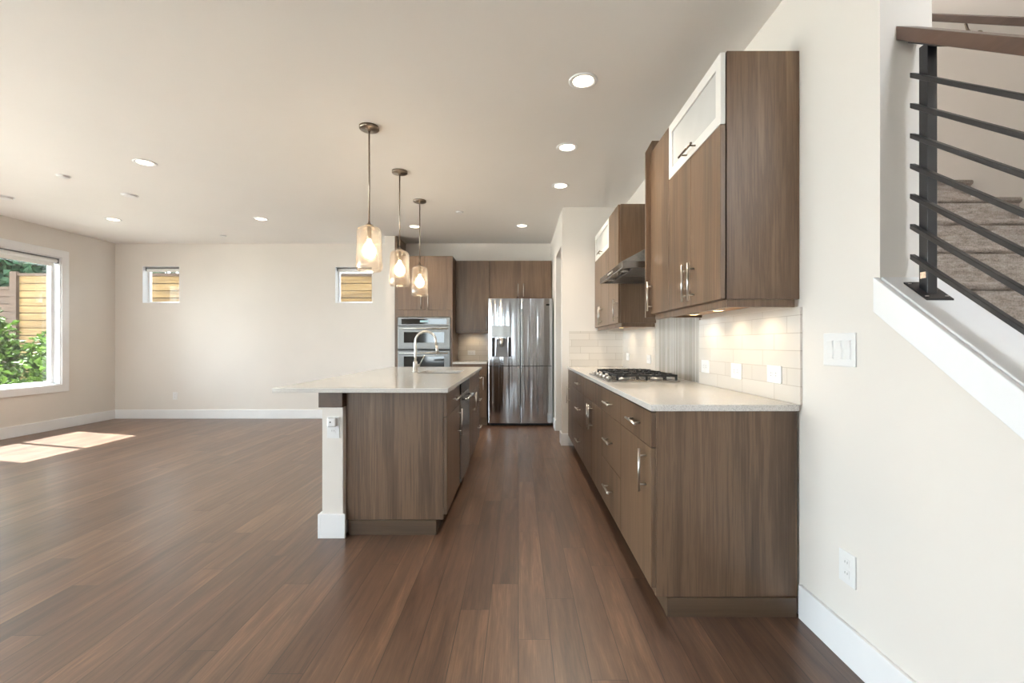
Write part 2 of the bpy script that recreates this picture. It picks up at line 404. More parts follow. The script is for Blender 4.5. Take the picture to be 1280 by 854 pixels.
sl = bpy.data.lights.new('stairwell_fill', 'POINT'); sl.energy = 42; sl.color = (1, .98, .95); sl.shadow_soft_size = .25  # unseen fill light without a fixture, added to brighten the stairwell
so_ = bpy.data.objects.new('stairwell_fill', sl); C.objects.link(so_); so_.location = (2.35, 3.1, 4.7)

# ------------------------------------------------------------------ windows
def window(idx, axis, t_out, u0, u1, v0, v1, mull=(), fw=.05, fd=.06, sgn=1):
    """frame with one pane per light, at the outer face of the wall; t_out outer, frame goes sgn inward"""
    holes = []; cuts = [u0+fw] + [c for m in mull for c in (m-fw/2, m+fw/2)] + [u1-fw]
    for a, b in zip(cuts[::2], cuts[1::2]): holes.append((a, b, v0+fw, v1-fw))
    f = struct('window_%d' % idx, slab_holes(bmesh.new(), axis, t_out, t_out+sgn*fd, u0+.001, u1-.001, v0+.001, v1-.001, holes), 'white', bevel=.002)
    for h in holes:
        m = t_out+sgn*fd*.5
        p = slab_holes(bmesh.new(), axis, m-.003, m+.003, h[0], h[1], h[2], h[3], [])
        obj('pane', p, 'glass', f)
    return f
wl = window(1, 'X', XL-WT, *WIN_L, mull=(5.52,), fw=.045)
bm = bmesh.new(); a, b, c, d = WIN_L
slab_holes(bm, 'X', XL+.001, XL+.018, a-.1, b+.1, c-.1, d+.1, [(a, b, c, d)])
obj('casing', bm, 'white', wl, bevel=.003)
# white jamb lining of the window opening
bm = bmesh.new(); slab_holes(bm, 'X', XL-WT+.062, XL+.001, a+.0005, b-.0005, c+.0005, d-.0005, [(a+.012, b-.012, c+.012, d-.012)])
obj('jamb', bm, 'white', wl)
for i, s in enumerate(SW):
    wn_ = window(2+i, 'Y', YB+WT, s[0], s[1], s[2], s[3], fw=.03, fd=.05, sgn=-1)
    bm = bmesh.new(); slab_holes(bm, 'Y', YB-.0005, YB+WT-.051, s[0]+.0005, s[1]-.0005, s[2]+.0005, s[3]-.0005, [(s[0]+.006, s[1]-.006, s[2]+.006, s[3]-.006)])
    obj('jamb', bm, 'white', wn_)
window(4, 'X', XL-WT, -1.6, 4.2, .03, 2.5, mull=(.35, 2.25), fw=.06)  # unseen glazed door, added to let in more daylight
for i, h in enumerate([(-5.6, -4.5, .5, 2.3), (-3.4, -2.5, .5, 2.3), (-1.2, -.6, .9, 2.2)]):  # unseen rear windows, added for daylight and reflections
    window(5+i, 'Y', YR-WT, h[0], h[1], h[2], h[3], fw=.05)

# roller blinds
def blind_x(label, y0, y1, z, x):
    t = thing('roller_blind', label, 'blind', (x, (y0+y1)/2, z-.08), 'roller blinds rolled up in the windows')
    obj('fabric_roll', cyl(bmesh.new(), (x, y0+.03, z-.04), (x, y1-.03, z-.04), .026), 'fabric', t)
    obj('fabric', BX(x-.027, x-.025, y0+.035, y1-.035, z-.115, z-.04), 'fabric', t)
    for yy in (y0+.02, y1-.022): obj('bracket', BX(x-.03, x+.03, yy, yy+.005, z-.072, z-.012), 'grey_plastic', t, .002)
    obj('shadow_strip', BX(x-.03, x+.03, y0+.014, y1-.014, z-.012, z-.004), 'grey_plastic', t, .001)  # grey strip stands in for the shadow line above the roll
blind_x('white roller blind rolled up at the top of the large window with the shrub view', 4.85, 6.286, 2.348, XL-.035)
def blind_y(label, x0, x1, z, y):
    t = thing('roller_blind', label, 'blind', ((x0+x1)/2, y, z-.05), 'roller blinds rolled up in the windows')
    obj('fabric_roll', cyl(bmesh.new(), (x0+.02, y, z-.034), (x1-.02, y, z-.034), .018), 'fabric', t)
    obj('fabric', BX(x0+.025, x1-.025, y-.019, y-.017, z-.075, z-.034), 'fabric', t)
    for xx in (x0+.010, x1-.015): obj('bracket', BX(xx, xx+.005, y-.02, y+.02, z-.055, z-.012), 'grey_plastic', t, .001)
    obj('shadow_strip', BX(x0+.008, x1-.008, y-.02, y+.02, z-.014, z-.008), 'grey_plastic', t, .001)  # same painted shadow line, as a grey strip over the small roll
blind_y('white roller blind rolled up in the small square window near the room corner', -5.89, -5.31, 2.378, YB+.07)
blind_y('white roller blind rolled up in the small square window behind the pendant lamps', -2.87, -2.29, 2.373, YB+.07)

# ------------------------------------------------------------------ cabinets
class Frame:
    """maps (u along the front, d out from the front plane, z) to world for axis-aligned fronts"""
    def __init__(s, face, plane): s.face, s.plane = face, plane
    def p(s, u, d, z):
        return {'-X': (s.plane-d, u, z), '+X': (s.plane+d, u, z), '-Y': (u, s.plane-d, z)}[s.face]
    def box(s, u0, u1, d0, d1, z0, z1, bm=None):
        a, b = s.p(u0, d0, z0), s.p(u1, d1, z1)
        return box(bm if bm is not None else bmesh.new(), a[0], b[0], a[1], b[1], a[2], b[2])
TH = .021
def handle(F, parent, u, z, vertical, L=.19, mat='nickel', so=.032, r=.0058):
    bm = bmesh.new(); h = L/2; q = L*.34
    if vertical:
        cyl(bm, F.p(u, so, z-h), F.p(u, so, z+h), r)
        for s in (-q, q): cyl(bm, F.p(u, .0003, z+s), F.p(u, so, z+s), r*.75, seg=12)
    else:
        cyl(bm, F.p(u-h, so, z), F.p(u+h, so, z), r)
        for s in (-q, q): cyl(bm, F.p(u+s, .0003, z), F.p(u+s, so, z), r*.75, seg=12)
    return obj('handle', bm, mat, parent)
def front(F, root, name, u0, u1, z0, z1, hd=None, g=.0016, mat='cab', L=.19):
    o = obj(name, F.box(u0+g, u1-g, -TH, 0, z0+g, z1-g), mat, root, .0012)
    if hd:
        kind, u, z = hd; handle(F, o, u, z, kind == 'v', L)
    return o
def base_cab(F, label, u0, u1, depth, fronts, group=None, kick=.118, kd=.069, top=.882, sides=True, low=None):
    c = F.p((u0+u1)/2, -depth/2, 0)
    t = thing('base_cabinet', label, 'cabinet', c, group)
    z1 = low or top
    obj('body', F.box(u0+.0005, u1-.0005, -TH-.001, -depth, kick, z1), 'cab', t)
    if low:
        for a in (u0+.0005, u1-.0165): obj('side', F.box(a, a+.016, -TH-.001, -depth, low, top), 'cab', t)
    obj('toe_kick', F.box(u0+.0005, u1-.0005, -kd, -depth, 0, kick-.0005), 'kick', t)
    for f in fronts: front(F, t, *f)
    return t
DT, DS, D0 = .876, .722, .118
GR = 'wood base cabinets under the long counter on the right'
FR = Frame('-X', .571); DR = XR-.571-.008
dm = lambda a, b: (a+b)/2
def three(u0, u1): return [('drawer', u0, u1, DS, DT, ('h', dm(u0, u1), .80)), ('drawer', u0, u1, .414, DS, ('h', dm(u0, u1), .565)), ('drawer', u0, u1, D0, .414, ('h', dm(u0, u1), .268))]
A = (1.982, 2.545); B_ = (2.545, 3.118); CC = (3.118, 3.987); DD = (3.987, 4.51); EE = (4.51, 5.225)
tA = base_cab(FR, 'walnut base cabinet with big end panel, nearest end of the right counter', 1.982, 2.545, DR,
   [('drawer', 1.957, 2.545, DS, DT, ('h', 2.20, .80)), ('door', 1.957, 2.545, D0, DS, ('v', 2.035, .607))], GR)
obj('end_panel', BX(.5925, XR-.011, 1.957, 1.981, .082, .882), 'cab', tA, .0012)
obj('end_kick', BX(.637, XR-.018, 1.947, 1.981, 0, .0815), 'kick', tA, .0012)
base_cab(FR, 'walnut three-drawer base cabinet, second unit from the near end of the counter', *B_, DR, three(*B_), GR)
base_cab(FR, 'walnut base cabinet with paired doors and a blank front, directly under the gas cooktop', *CC, DR,
   [('false_front', CC[0], CC[1], DS, DT), ('door', CC[0], dm(*CC), D0, DS, ('v', dm(*CC)-.045, .607)), ('door', dm(*CC), CC[1], D0, DS, ('v', dm(*CC)+.045, .607))], GR)
base_cab(FR, 'walnut three-drawer base cabinet just past the cooktop, second from the far wall', *DD, DR, three(*DD), GR)
base_cab(FR, 'walnut base cabinet with drawer and door touching the far end wall of the counter', *EE, DR,
   [('drawer', EE[0], EE[1], DS, DT), ('door', EE[0], EE[1], D0, DS, ('v', EE[1]-.15, .607))], GR)
ct = obj('countertop', BX(.5655, XR-.0105, 1.940, YE-.0015, .8825, .910), 'quartz', None, .002, origin=(.88, 3.6, .8825))
tag(ct, 'speckled white quartz countertop along the right wall carrying the gas cooktop', 'countertop')

# island
FI = Frame('+X', -.440); DI = .617
GI = 'wood base cabinets of the kitchen island'
tI = base_cab(FI, 'island base cabinet with one drawer over one door, at the near corner beside the dishwasher', 2.822, 3.41, DI,
   [('drawer', 2.797, 3.41, DS, DT, ('h', 3.12, .80)), ('door', 2.797, 3.41, D0, DS, ('v', 3.29, .607))], GI)
obj('end_panel', BX(-1.0575, -.4615, 2.797, 2.821, .09, .882), 'cab', tI, .0012)
obj('end_kick', BX(-1.04, -.503, 2.785, 2.821, 0, .0895), 'kick', tI, .0012)
IS = (3.975, 4.78)
base_cab(FI, 'island sink base cabinet with paired doors under the sink, past the dishwasher', *IS, DI,
   [('false_front', *IS, DS, DT), ('door', IS[0], dm(*IS), D0, DS, ('v', dm(*IS)-.045, .607)), ('door', dm(*IS), IS[1], D0, DS, ('v', dm(*IS)+.045, .607))], GI, low=.62)
base_cab(FI, 'narrow three-drawer island base cabinet at the end nearest the refrigerator', 4.78, 5.13, DI, three(4.78, 5.13), GI)
SINK = (-.90, -.53, 4.0, 4.46)
ic = obj('countertop', slab_holes(bmesh.new(), 'Z', .8835, .9105, -1.443, -.412, 2.665, 5.155, [SINK]), 'quartz', None, .002, origin=(-.93, 3.9, .8835))
tag(ic, 'white quartz countertop of the kitchen island, overhanging on its left', 'countertop')
# dishwasher
t = thing('dishwasher', 'stainless steel dishwasher built into the island front', 'dishwasher', (-.75, 3.69, 0))
obj('body', FI.box(3.413, 3.972, -.03, -.58, .10, .872), 'grey_plastic', t)
obj('toe_kick', FI.box(3.413, 3.972, -.07, -.58, 0, .0995), 'dark', t)
dw = obj('door', FI.box(3.414, 3.971, -.029, .012, .125, .79), 'steel', t, .004)
obj('control_panel', FI.box(3.414, 3.971, -.029, .012, .793, .872), 'black_glass', t, .003)
bm = cyl(bmesh.new(), FI.p(3.46, .052, .745), FI.p(3.925, .052, .745), .011)
for u in (3.50, 3.885): cyl(bm, FI.p(u, .0125, .745), FI.p(u, .05, .745), .008)
obj('handle', bm, 'steel', dw)
# sink
x0, x1, y0, y1 = SINK; e = .012
bm = bmesh.new(); zb = .69; zt = .8825
slab_holes(bm, 'Z', zb, zt, x0-e, x1+e, y0-e, y1+e, [(x0, x1, y0, y1)])
sk = thing('kitchen_sink', 'stainless undermount sink set into the island countertop', 'sink', (dm(x0, x1), dm(y0, y1), zb))
obj('basin', bm, 'steel', sk); obj('basin_floor', BX(x0-e, x1+e, y0-e, y1+e, zb-.004, zb-.0005), 'steel', sk)
obj('drain', lathe(bmesh.new(), [(0, zb+.003), (.038, zb+.003), (.045, zb+.0003), (.045, zb-.0002)], dm(x0, x1), dm(y0, y1), 28), 'nickel', sk)
# faucet
fx, fy, fz = -.950, 4.20, .9108
ft = thing('faucet', 'brushed nickel gooseneck faucet standing on the island countertop', 'faucet', (fx, fy, fz))
obj('base', lathe(bmesh.new(), [(0, fz), (.028, fz), (.028, fz+.006), (.023, fz+.012), (.021, fz+.085), (.017, fz+.10), (0, fz+.10)], fx, fy, 28), 'nickel', ft)
pts = [(fx, fy, fz+.095)] + [(fx, fy, fz+.10+.18*i/4) for i in range(1, 5)]
rr = .094
pts += [(fx+rr-rr*math.cos(a), fy, fz+.28+rr*math.sin(a)) for a in [math.pi*i/16 for i in range(1, 15)]]
lx, ly, lz = pts[-1]
pts += [(lx+.006, fy, lz-.03), (lx+.012, fy, lz-.07)]
obj('neck', tube(bmesh.new(), pts, .0115), 'nickel', ft)
obj('spray_head', cyl(bmesh.new(), (lx+.012, fy, lz-.07), (lx+.026, fy, lz-.155), .0125, .0155), 'nickel', ft)
bm = cyl(bmesh.new(), (fx+.018, fy, fz+.06), (fx+.04, fy, fz+.06), .012)
cyl(bm, (fx+.036, fy, fz+.062), (fx+.085, fy-.005, fz+.155), .0055, .0045)
obj('lever', bm, 'nickel', ft)

# wall cabinets on the right
FU = Frame('-X', .870); UZ0, UZ1 = 1.363, 2.431
GU = 'wood wall cabinets above the counter on the right'
def wall_cab(F, label, u0, u1, fronts, depth, z0, z1, group, glass=None, rail=True, loc=None):
    t = thing('wall_cabinet', label, 'cabinet', F.p(dm(u0, u1), -depth/2, z0-.03), group)
    obj('body', F.box(u0+.0005, u1-.0005, -TH-.001, -depth, z0, z1), 'cab', t)
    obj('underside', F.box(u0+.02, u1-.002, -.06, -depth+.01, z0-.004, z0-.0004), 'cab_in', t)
    if rail: obj('light_rail', F.box(u0+.0005, u1-.0005, -.03, -.05, z0-.034, z0-.0004), 'cab', t, .001)
    for f in fronts: front(F, t, *f)
    if glass:
        a, b, c, d, fw = glass; g = .0016
        hole = (a+fw, b-fw, c+fw, d-fw)
        p0, p1 = F.p(0, -TH, 0), F.p(0, 0, 0)
        ax, i = ('X', 0) if F.face in ('-X', '+X') else ('Y', 1)
        gd = obj('glass_door', slab_holes(bmesh.new(), ax, p0[i], p1[i], a+g, b-g, c+g, d-g, [hole]), 'alu', t, .0015)
        gd['label'] = 'white aluminium framed lift-up door with frosted glass'
        obj('frosted_pane', F.box(hole[0]+.0005, hole[1]-.0005, -.014, -.008, hole[2]+.0005, hole[3]-.0005), 'frost', gd)
        handle(F, gd, dm(a, b), c+fw*.55, False, .17, mat='bronze')
    return t
DU = XR-.870-.002
U1 = (1.982, 2.634); um = 2.295
t1 = wall_cab(FU, 'large walnut wall cabinet with frosted glass lift-up door, nearest unit with the wide end panel', *U1,
   [('door', 1.957, um, UZ0, 2.117, ('v', um-.04, 1.478)), ('door', um, U1[1], UZ0, 2.117, ('v', um+.04, 1.478))], DU, UZ0, UZ1, GU, glass=(1.957, U1[1], 2.117, UZ1-.004, .052))
obj('end_panel', BX(.8965, XR-.002, 1.957, 1.981, UZ0, UZ1), 'cab', t1, .0012)
obj('end_rail', BX(.9005, XR-.018, 1.962, 1.981, UZ0-.034, UZ0-.0006), 'cab', t1, .001)
U2 = (2.635, 2.992)
t2 = wall_cab(FU, 'tall single-door walnut wall cabinet between the glass-door cabinet and the range hood', *U2,
   [('door', *U2, UZ0, UZ1-.004, ('v', U2[1]-.035, 1.478))], DU, UZ0, UZ1, GU)
obj('end_panel', prism(bmesh.new(), [(.838, UZ0-.02), (XR-.002, UZ0-.02), (XR-.002, 2.507), (.879, 2.507), (.838, 2.433)], 'Y', 2.993, 3.012), 'cab', t2, .001)
FZ1 = 2.392; FZ0 = 1.353
U3 = (3.992, 4.38)
t3 = wall_cab(FU, 'walnut single-door wall cabinet just past the range hood', *U3, [('door', 3.968, U3[1], FZ0, FZ1-.004, ('v', 4.03, 1.468))], DU, FZ0, FZ1, GU)
obj('end_panel', BX(.8925, XR-.002, 3.968, 3.991, FZ0, FZ1), 'cab', t3, .0012)
obj('end_rail', BX(.9005, XR-.018, 3.972, 3.991, FZ0-.034, FZ0-.0006), 'cab', t3, .001)
U4 = (4.381, 5.16); um = dm(*U4)
t4 = wall_cab(FU, 'walnut wall cabinet with frosted glass lift-up door against the far end wall', *U4,
   [('door', U4[0], um, FZ0, 2.10, ('v', um-.04, 1.468)), ('door', um, U4[1], FZ0, 2.10, ('v', um+.04, 1.468))], DU, FZ0, FZ1, GU, glass=(U4[0], U4[1], 2.10, FZ1-.004, .05))
obj('filler_strip', BX(.880, .90, 5.161, YE-.0015, FZ0, FZ1), 'cab', t4)
# under-cabinet puck lights
def puck(label, x, y, z):
    t = thing('puck_light', label, 'lamp', (x, y, z-.011), 'small puck lights under the wall cabinets')
    obj('housing', lathe(bmesh.new(), [(0, z-.0005), (.034, z-.0005), (.034, z-.010), (.028, z-.011), (.028, z-.009), (0, z-.009)], x, y, 24), 'nickel', t)
    obj('lens', lathe(bmesh.new(), [(0, z-.0092), (.0275, z-.0092), (.025, z-.0105), (0, z-.0115)], x, y, 20), 'puck', t)
    d = bpy.data.lights.new('puck_lamp', 'SPOT'); d.energy = PUCK_W*6; d.spot_size = R(150); d.spot_blend = .6; d.color = (1, .78, .5); d.shadow_soft_size = .02
    o = bpy.data.objects.new('puck_lamp', d); C.objects.link(o); o.parent = t; o.location = (0, 0, -.006)
puck('puck light under the near end of the glass-door wall cabinet', 1.08, 2.16, UZ0-.0042)
puck('puck light under the far end of the glass-door wall cabinet', 1.08, 2.46, UZ0-.0042)
puck('puck light under the single-door wall cabinet beside the hood', 1.08, 2.80, UZ0-.0042)
puck('puck light under the single-door wall cabinet just past the hood', 1.08, 4.18, FZ0-.0042)
puck('puck light under the wall cabinet against the far end wall', 1.08, 4.78, FZ0-.0042)

puck('puck light under the back-wall cabinet between ovens and refrigerator', -.69, 6.98, 1.362-.0042)

# range hood
t = thing('range_hood', 'stainless steel pyramid range hood mounted over the gas cooktop', 'range hood', (1.0, 3.54, 1.69))
hy0, hy1, hx0, hx1, hz0, hz1 = 3.112, 3.962, .71, XR-.002, 1.692, 1.737
bm = bmesh.new()
lo = [(hx0, hy0), (hx1, hy0), (hx1, hy1), (hx0, hy1)]; up_ = [(1.04, 3.40), (hx1, 3.40), (hx1, 3.67), (1.04, 3.67)]
inn = [(hx0+.025, hy0+.025), (hx1-.02, hy0+.025), (hx1-.02, hy1-.025), (hx0+.025, hy1-.025)]
rings = [[bm.verts.new((*p, z)) for p in r] for r, z in ((inn, hz0+.015), (inn, hz0), (lo, hz0), (lo, hz1), (up_, 1.93))]
for a_, b_ in zip(rings, rings[1:]):
    for i in range(4): bm.faces.new((a_[i], a_[(i+1) % 4], b_[(i+1) % 4], b_[i]))
bm.faces.new(rings[0]); bm.faces.new(rings[-1])
obj('canopy', bm, 'steel', t, .002)
obj('chimney', BX(1.042, XR-.002, 3.402, 3.668, 1.931, 2.42), 'steel', t, .002)
for a_, b_ in ((3.145, 3.53), (3.545, 3.93)): obj('filter', BX(.80, 1.17, a_, b_, hz0+.004, hz0+.0145), 'steel_dark', t, .002)
for yy in (3.30, 3.77): obj('hood_lamp', lathe(bmesh.new(), [(0, hz0+.002), (.028, hz0+.002), (.032, hz0+.0145), (0, hz0+.0145)], .768, yy, 20), 'frost', t)
for i in range(4): obj('button', cyl(bmesh.new(), (hx0-.006, 3.44+.05*i, dm(hz0, hz1)), (hx0-.0002, 3.44+.05*i, dm(hz0, hz1)), .009, seg=14), 'nickel', t)

# gas cooktop
t = thing('gas_cooktop', 'stainless steel gas cooktop with black cast iron grates on the right counter', 'cooktop', (.855, 3.5, .9105))
cz = .9105
obj('base', BX(.605, 1.105, 3.10, 3.90, cz, cz+.009), 'steel', t, .003)
BUR = [(.745, 3.25, .036), (.985, 3.25, .030), (.875, 3.50, .048), (.745, 3.75, .036), (.985, 3.75, .042)]
for bx, by, br in BUR:
    b_ = obj('burner', lathe(bmesh.new(), [(0, cz+.0095), (br+.014, cz+.0095), (br+.010, cz+.016), (br, cz+.018), (br, cz+.023), (0, cz+.023)], bx, by, 28), 'nickel', t)
    obj('burner_cap', lathe(bmesh.new(), [(0, cz+.0235), (br*.95, cz+.0235), (br*.95, cz+.028), (br*.7, cz+.031), (0, cz+.031)], bx, by, 28), 'iron', b_)
for gi in range(3):
    ya = 3.112+gi*.2587; yb = ya+.2557; bm = bmesh.new(); gx0, gx1 = .672, 1.09; g0, g1 = cz+.034, cz+.047
    for yy in (ya+.006, yb-.018): box(bm, gx0, gx1, yy, yy+.012, g0, g1)
    for xx in (gx0, gx1-.012, dm(gx0, gx1)-.006): box(bm, xx, xx+.012, ya+.006, yb-.006, g0, g1)
    for xx in (gx0+.10, gx1-.112):
        box(bm, xx, xx+.010, ya+.006, ya+.085, g0, g1+.004); box(bm, xx, xx+.010, yb-.085, yb-.006, g0, g1+.004)
    for xx in (gx0+.05, gx0+.155, gx1-.165, gx1-.06):
        box(bm, xx, xx+.009, ya+.006, ya+.05, g0, g1+.003); box(bm, xx, xx+.009, yb-.05, yb-.006, g0, g1+.003)
    ym = dm(ya, yb)
    box(bm, gx0, gx0+.09, ym-.005, ym+.005, g0, g1+.004); box(bm, gx1-.09, gx1, ym-.005, ym+.005, g0, g1+.004)
    for xx in (gx0, gx1-.014, dm(gx0, gx1)-.007):
        for yy in (ya+.006, yb-.020): box(bm, xx, xx+.014, yy, yy+.014, cz+.0095, g0)
    obj('grate', bm, 'iron', t, .0015)
for i in range(5):
    yy = 3.22+.14*i; bm = lathe(bmesh.new(), [(0, cz+.0095), (.019, cz+.0095), (.018, cz+.026), (.015, cz+.030), (0, cz+.030)], .638, yy, 22)
    box(bm, .636, .640, yy-.013, yy+.013, cz+.0305, cz+.034); obj('knob', bm, 'nickel', t)

# backsplash
def bs(bm, mat, label):
    return tag(obj('tile_backsplash', bm, mat), label, 'backsplash')
bs(BX(XR-.010, XR-.001, 1.938, 3.02, .9105, UZ0-.036), 'tile_y', 'glossy white subway tile backsplash below the large glass-door wall cabinet')
bs(BX(XR-.010, XR-.001, 3.0215, 3.985, .9105, 1.69), 'ribbed', 'grey backsplash of narrow vertical ribs behind the gas cooktop')
bs(BX(XR-.010, XR-.001, 3.9865, YE-.011, .9105, FZ0-.036), 'tile_y', 'white tile backsplash on the side wall past the cooktop')
bs(BX(.585, XR-.0015, YE-.0105, YE-.0012, .9105, 1.318), 'tile_x', 'white subway tile backsplash on the far end wall of the right counter')
bs(BX(-.935, -.438, YB-.010, YB-.001, .9105, 1.328), 'tile_x', 'cream tile backsplash on the back wall between ovens and refrigerator')

# ------------------------------------------------------------------ back run: oven tower, uppers, refrigerator
FB = Frame('-Y', 6.52)
TX0, TX1 = -1.741, -.942
t = thing('oven_cabinet', 'tall walnut cabinet housing the double wall oven against the back wall', 'cabinet', (dm(TX0, TX1), 6.82, 0))
yb_ = YB-.002
bm = BX(TX0, TX0+.02, 6.541, yb_, .10, UZ1)
obj('side_panel', bm, 'cab', t, .001)
obj('side_panel', BX(TX1-.02, TX1, 6.541, yb_, .10, UZ1), 'cab', t, .001)
obj('body', BX(TX0+.021, TX1-.021, 6.545, yb_, 1.60, UZ1), 'cab', t)
obj('lower_body', BX(TX0+.021, TX1-.021, 6.545, yb_, .10, .44), 'cab', t)
obj('toe_kick', BX(TX0, TX1, 6.60, yb_, 0, .0995), 'kick', t)
xm = dm(TX0, TX1)
front(FB, t, 'door', TX0, xm, 1.655, UZ1, ('v', xm-.05, 1.765))
front(FB, t, 'door', xm, TX1, 1.655, UZ1, ('v', xm+.05, 1.765))
front(FB, t, 'rail_panel', TX0, TX1, 1.555, 1.655)
front(FB, t, 'drawer', TX0, TX1, .118, .445, ('h', xm, .30))
obj('stile', BX(TX0, TX0+.016, 6.505, 6.54, .447, 1.553), 'cab', t); obj('stile', BX(TX1-.028, TX1, 6.505, 6.54, .447, 1.553), 'cab', t)
# double oven
OX0, OX1 = TX0+.022, TX1-.031
t = thing('wall_oven', 'stainless steel double wall oven with black glass windows in the tall cabinet', 'oven', (dm(OX0, OX1), 6.8, .45))
obj('body', BX(OX0+.002, OX1-.002, 6.53, 7.05, .449, 1.55), 'grey_plastic', t)
cp = obj('control_panel', BX(OX0, OX1, 6.497, 6.529, 1.43, 1.55), 'steel_oven', t, .003)
obj('display', BX(OX0+.05, OX1-.05, 6.4945, 6.4968, 1.452, 1.53), 'black_glass', cp, .001)
obj('clock', BX(dm(OX0, OX1)-.06, dm(OX0, OX1)+.06, 6.4935, 6.4943, 1.478, 1.505), 'display', cp)
def oven_door(z0, z1, w0, w1, hz):
    d = obj('door', BX(OX0, OX1, 6.490, 6.529, z0, z1), 'steel_oven', t, .004)
    obj('window', BX(OX0+.085, OX1-.085, 6.4875, 6.4898, w0, w1), 'black_glass', d, .001)
    bm = cyl(bmesh.new(), (OX0+.03, 6.445, hz), (OX1-.03, 6.445, hz), .011)
    for x in (OX0+.06, OX1-.06): cyl(bm, (x, 6.447, hz), (x, 6.4898, hz), .008)
    obj('handle', bm, 'nickel', d)
oven_door(1.096, 1.425, 1.187, 1.338, 1.388)
oven_door(.50, 1.075, .66, .992, 1.038)
obj('vent_strip', BX(OX0, OX1, 6.50, 6.529, .451, .496), 'steel_dark', t, .002)
obj('vent_strip', BX(OX0, OX1, 6.51, 6.529, 1.0765, 1.0945), 'dark', t)
# tall end panel beside the wing wall
e_ = obj('end_panel', BX(-1.799, -1.764, 6.62, YB-.002, 0, H-.003), 'cab', None, .001, origin=(-1.78, 6.85, 0))
tag(e_, 'narrow dark walnut end panel from floor to ceiling beside the oven cabinet', 'panel')
# uppers on the back wall
FB2 = Frame('-Y', 6.80)
GB = 'wood wall cabinets on the back wall'
wall_cab(FB2, 'walnut single-door wall cabinet between the oven tower and the refrigerator', -.940, -.434, [('door', -.940, -.434, 1.362, 2.414, ('v', -.475, 1.478))], YB-6.80-.002, 1.362, 2.415, GB)
xm = .036
t = wall_cab(FB2, 'walnut two-door wall cabinet above the refrigerator', -.432, .500, [('door', -.432, xm, 1.85, 2.414, ('v', xm-.04, 1.97)), ('door', xm, .500, 1.85, 2.414, ('v', xm+.04, 1.97))], YB-6.80-.002, 1.85, 2.415, GB, rail=False)
FB3 = Frame('-Y', 6.50)
base_cab(FB3, 'walnut base cabinet on the back wall between the ovens and the refrigerator', -.940, -.450, YB-6.50-.003, [('drawer', -.940, -.450, DS, DT, ('h', -.69, .80)), ('door', -.940, -.450, D0, DS, ('v', -.50, .607))])
c_ = obj('countertop', BX(-.940, -.444, 6.485, YB-.0015, .8825, .910), 'quartz', None, .002, origin=(-.69, 6.8, .8825))
tag(c_, 'short quartz countertop on the back wall beside the refrigerator', 'countertop')

# refrigerator
RX0, RX1, RY, RZ1 = -.428, .488, 6.46, 1.815
t = thing('refrigerator', 'stainless steel four-door refrigerator with ice and water dispenser', 'refrigerator', (dm(RX0, RX1), 6.78, 0))
obj('body', BX(RX0+.006, RX1-.006, RY+.075, YB-.03, .035, RZ1-.012), 'grey_plastic', t, .004)
obj('base_grille', BX(RX0+.02, RX1-.02, RY+.05, RY+.073, .012, .034), 'dark', t)
for x in (RX0+.06, RX1-.06):
    for y in (RY+.12, YB-.09): obj('foot', cyl(bmesh.new(), (x, y, 0), (x, y, .0345), .022, seg=16), 'dark', t)
RC = dm(RX0, RX1); RW = (RX1-RX0)/2
def fy_(x):
    d0 = abs(x-RC)/RW
    return RY - .012*(1-d0*d0) + .012
def curved_door(x0, x1, z0, z1, hole=None, n=18):
    bm = bmesh.new(); xs = [x0+(x1-x0)*i/n for i in range(n+1)]; zs = [z0+(z1-z0)*j/8 for j in range(9)]
    if hole:
        xs = sorted(set([x for x in xs if min(abs(x-hole[0]), abs(x-hole[1])) > .006]+[hole[0], hole[1]])); zs = sorted(set([z0, z1, hole[2], hole[3]]+zs))
    V = {}
    def ed(x):
        m = min(x-x0, x1-x); return .010*(1-min(1, m/.016))**2
    def P(x, z, t_):
        kk = (x, z, t_)
        if kk not in V:
            y = fy_(x)+ed(x) if t_ in 'fs' else (RY+.072 if t_ == 'b' else RY+.060)
            V[kk] = bm.verts.new((x, y, z))
        return V[kk]
    ex = sorted(set(xs+[x0+.004, x0+.009, x1-.004, x1-.009])); xs = ex
    inh = lambda i, j: hole and hole[0] < (xs[i]+xs[i+1])/2 < hole[1] and hole[2] < (zs[j]+zs[j+1])/2 < hole[3]
    for i in range(len(xs)-1):
        for j in range(len(zs)-1):
            a_, b_, c_, d_ = xs[i], xs[i+1], zs[j], zs[j+1]
            if inh(i, j):
                bm.faces.new((P(a_, c_, 'c'), P(b_, c_, 'c'), P(b_, d_, 'c'), P(a_, d_, 'c')))
                for (p, q) in (((a_, c_), (b_, c_)), ((a_, d_), (b_, d_)), ((a_, c_), (a_, d_)), ((b_, c_), (b_, d_))):
                    on = (p[0] == q[0] and p[0] in (hole[0], hole[1])) or (p[1] == q[1] and p[1] in (hole[2], hole[3]))
                    if on: bm.faces.new((P(*p, 'f'), P(*q, 'f'), P(*q, 'c'), P(*p, 'c')))
            else:
                f = bm.faces.new((P(a_, c_, 's'), P(b_, c_, 's'), P(b_, d_, 's'), P(a_, d_, 's'))); f.smooth = True
            bm.faces.new((P(a_, c_, 'b'), P(a_, d_, 'b'), P(b_, d_, 'b'), P(b_, c_, 'b')))
    for i in range(len(xs)-1):
        for z in (z0, z1): bm.faces.new((P(xs[i], z, 'f'), P(xs[i+1], z, 'f'), P(xs[i+1], z, 'b'), P(xs[i], z, 'b')))
    for j in range(len(zs)-1):
        for x in (x0, x1): bm.faces.new((P(x, zs[j], 'f'), P(x, zs[j+1], 'f'), P(x, zs[j+1], 'b'), P(x, zs[j], 'b')))
    return bm
HX = RC
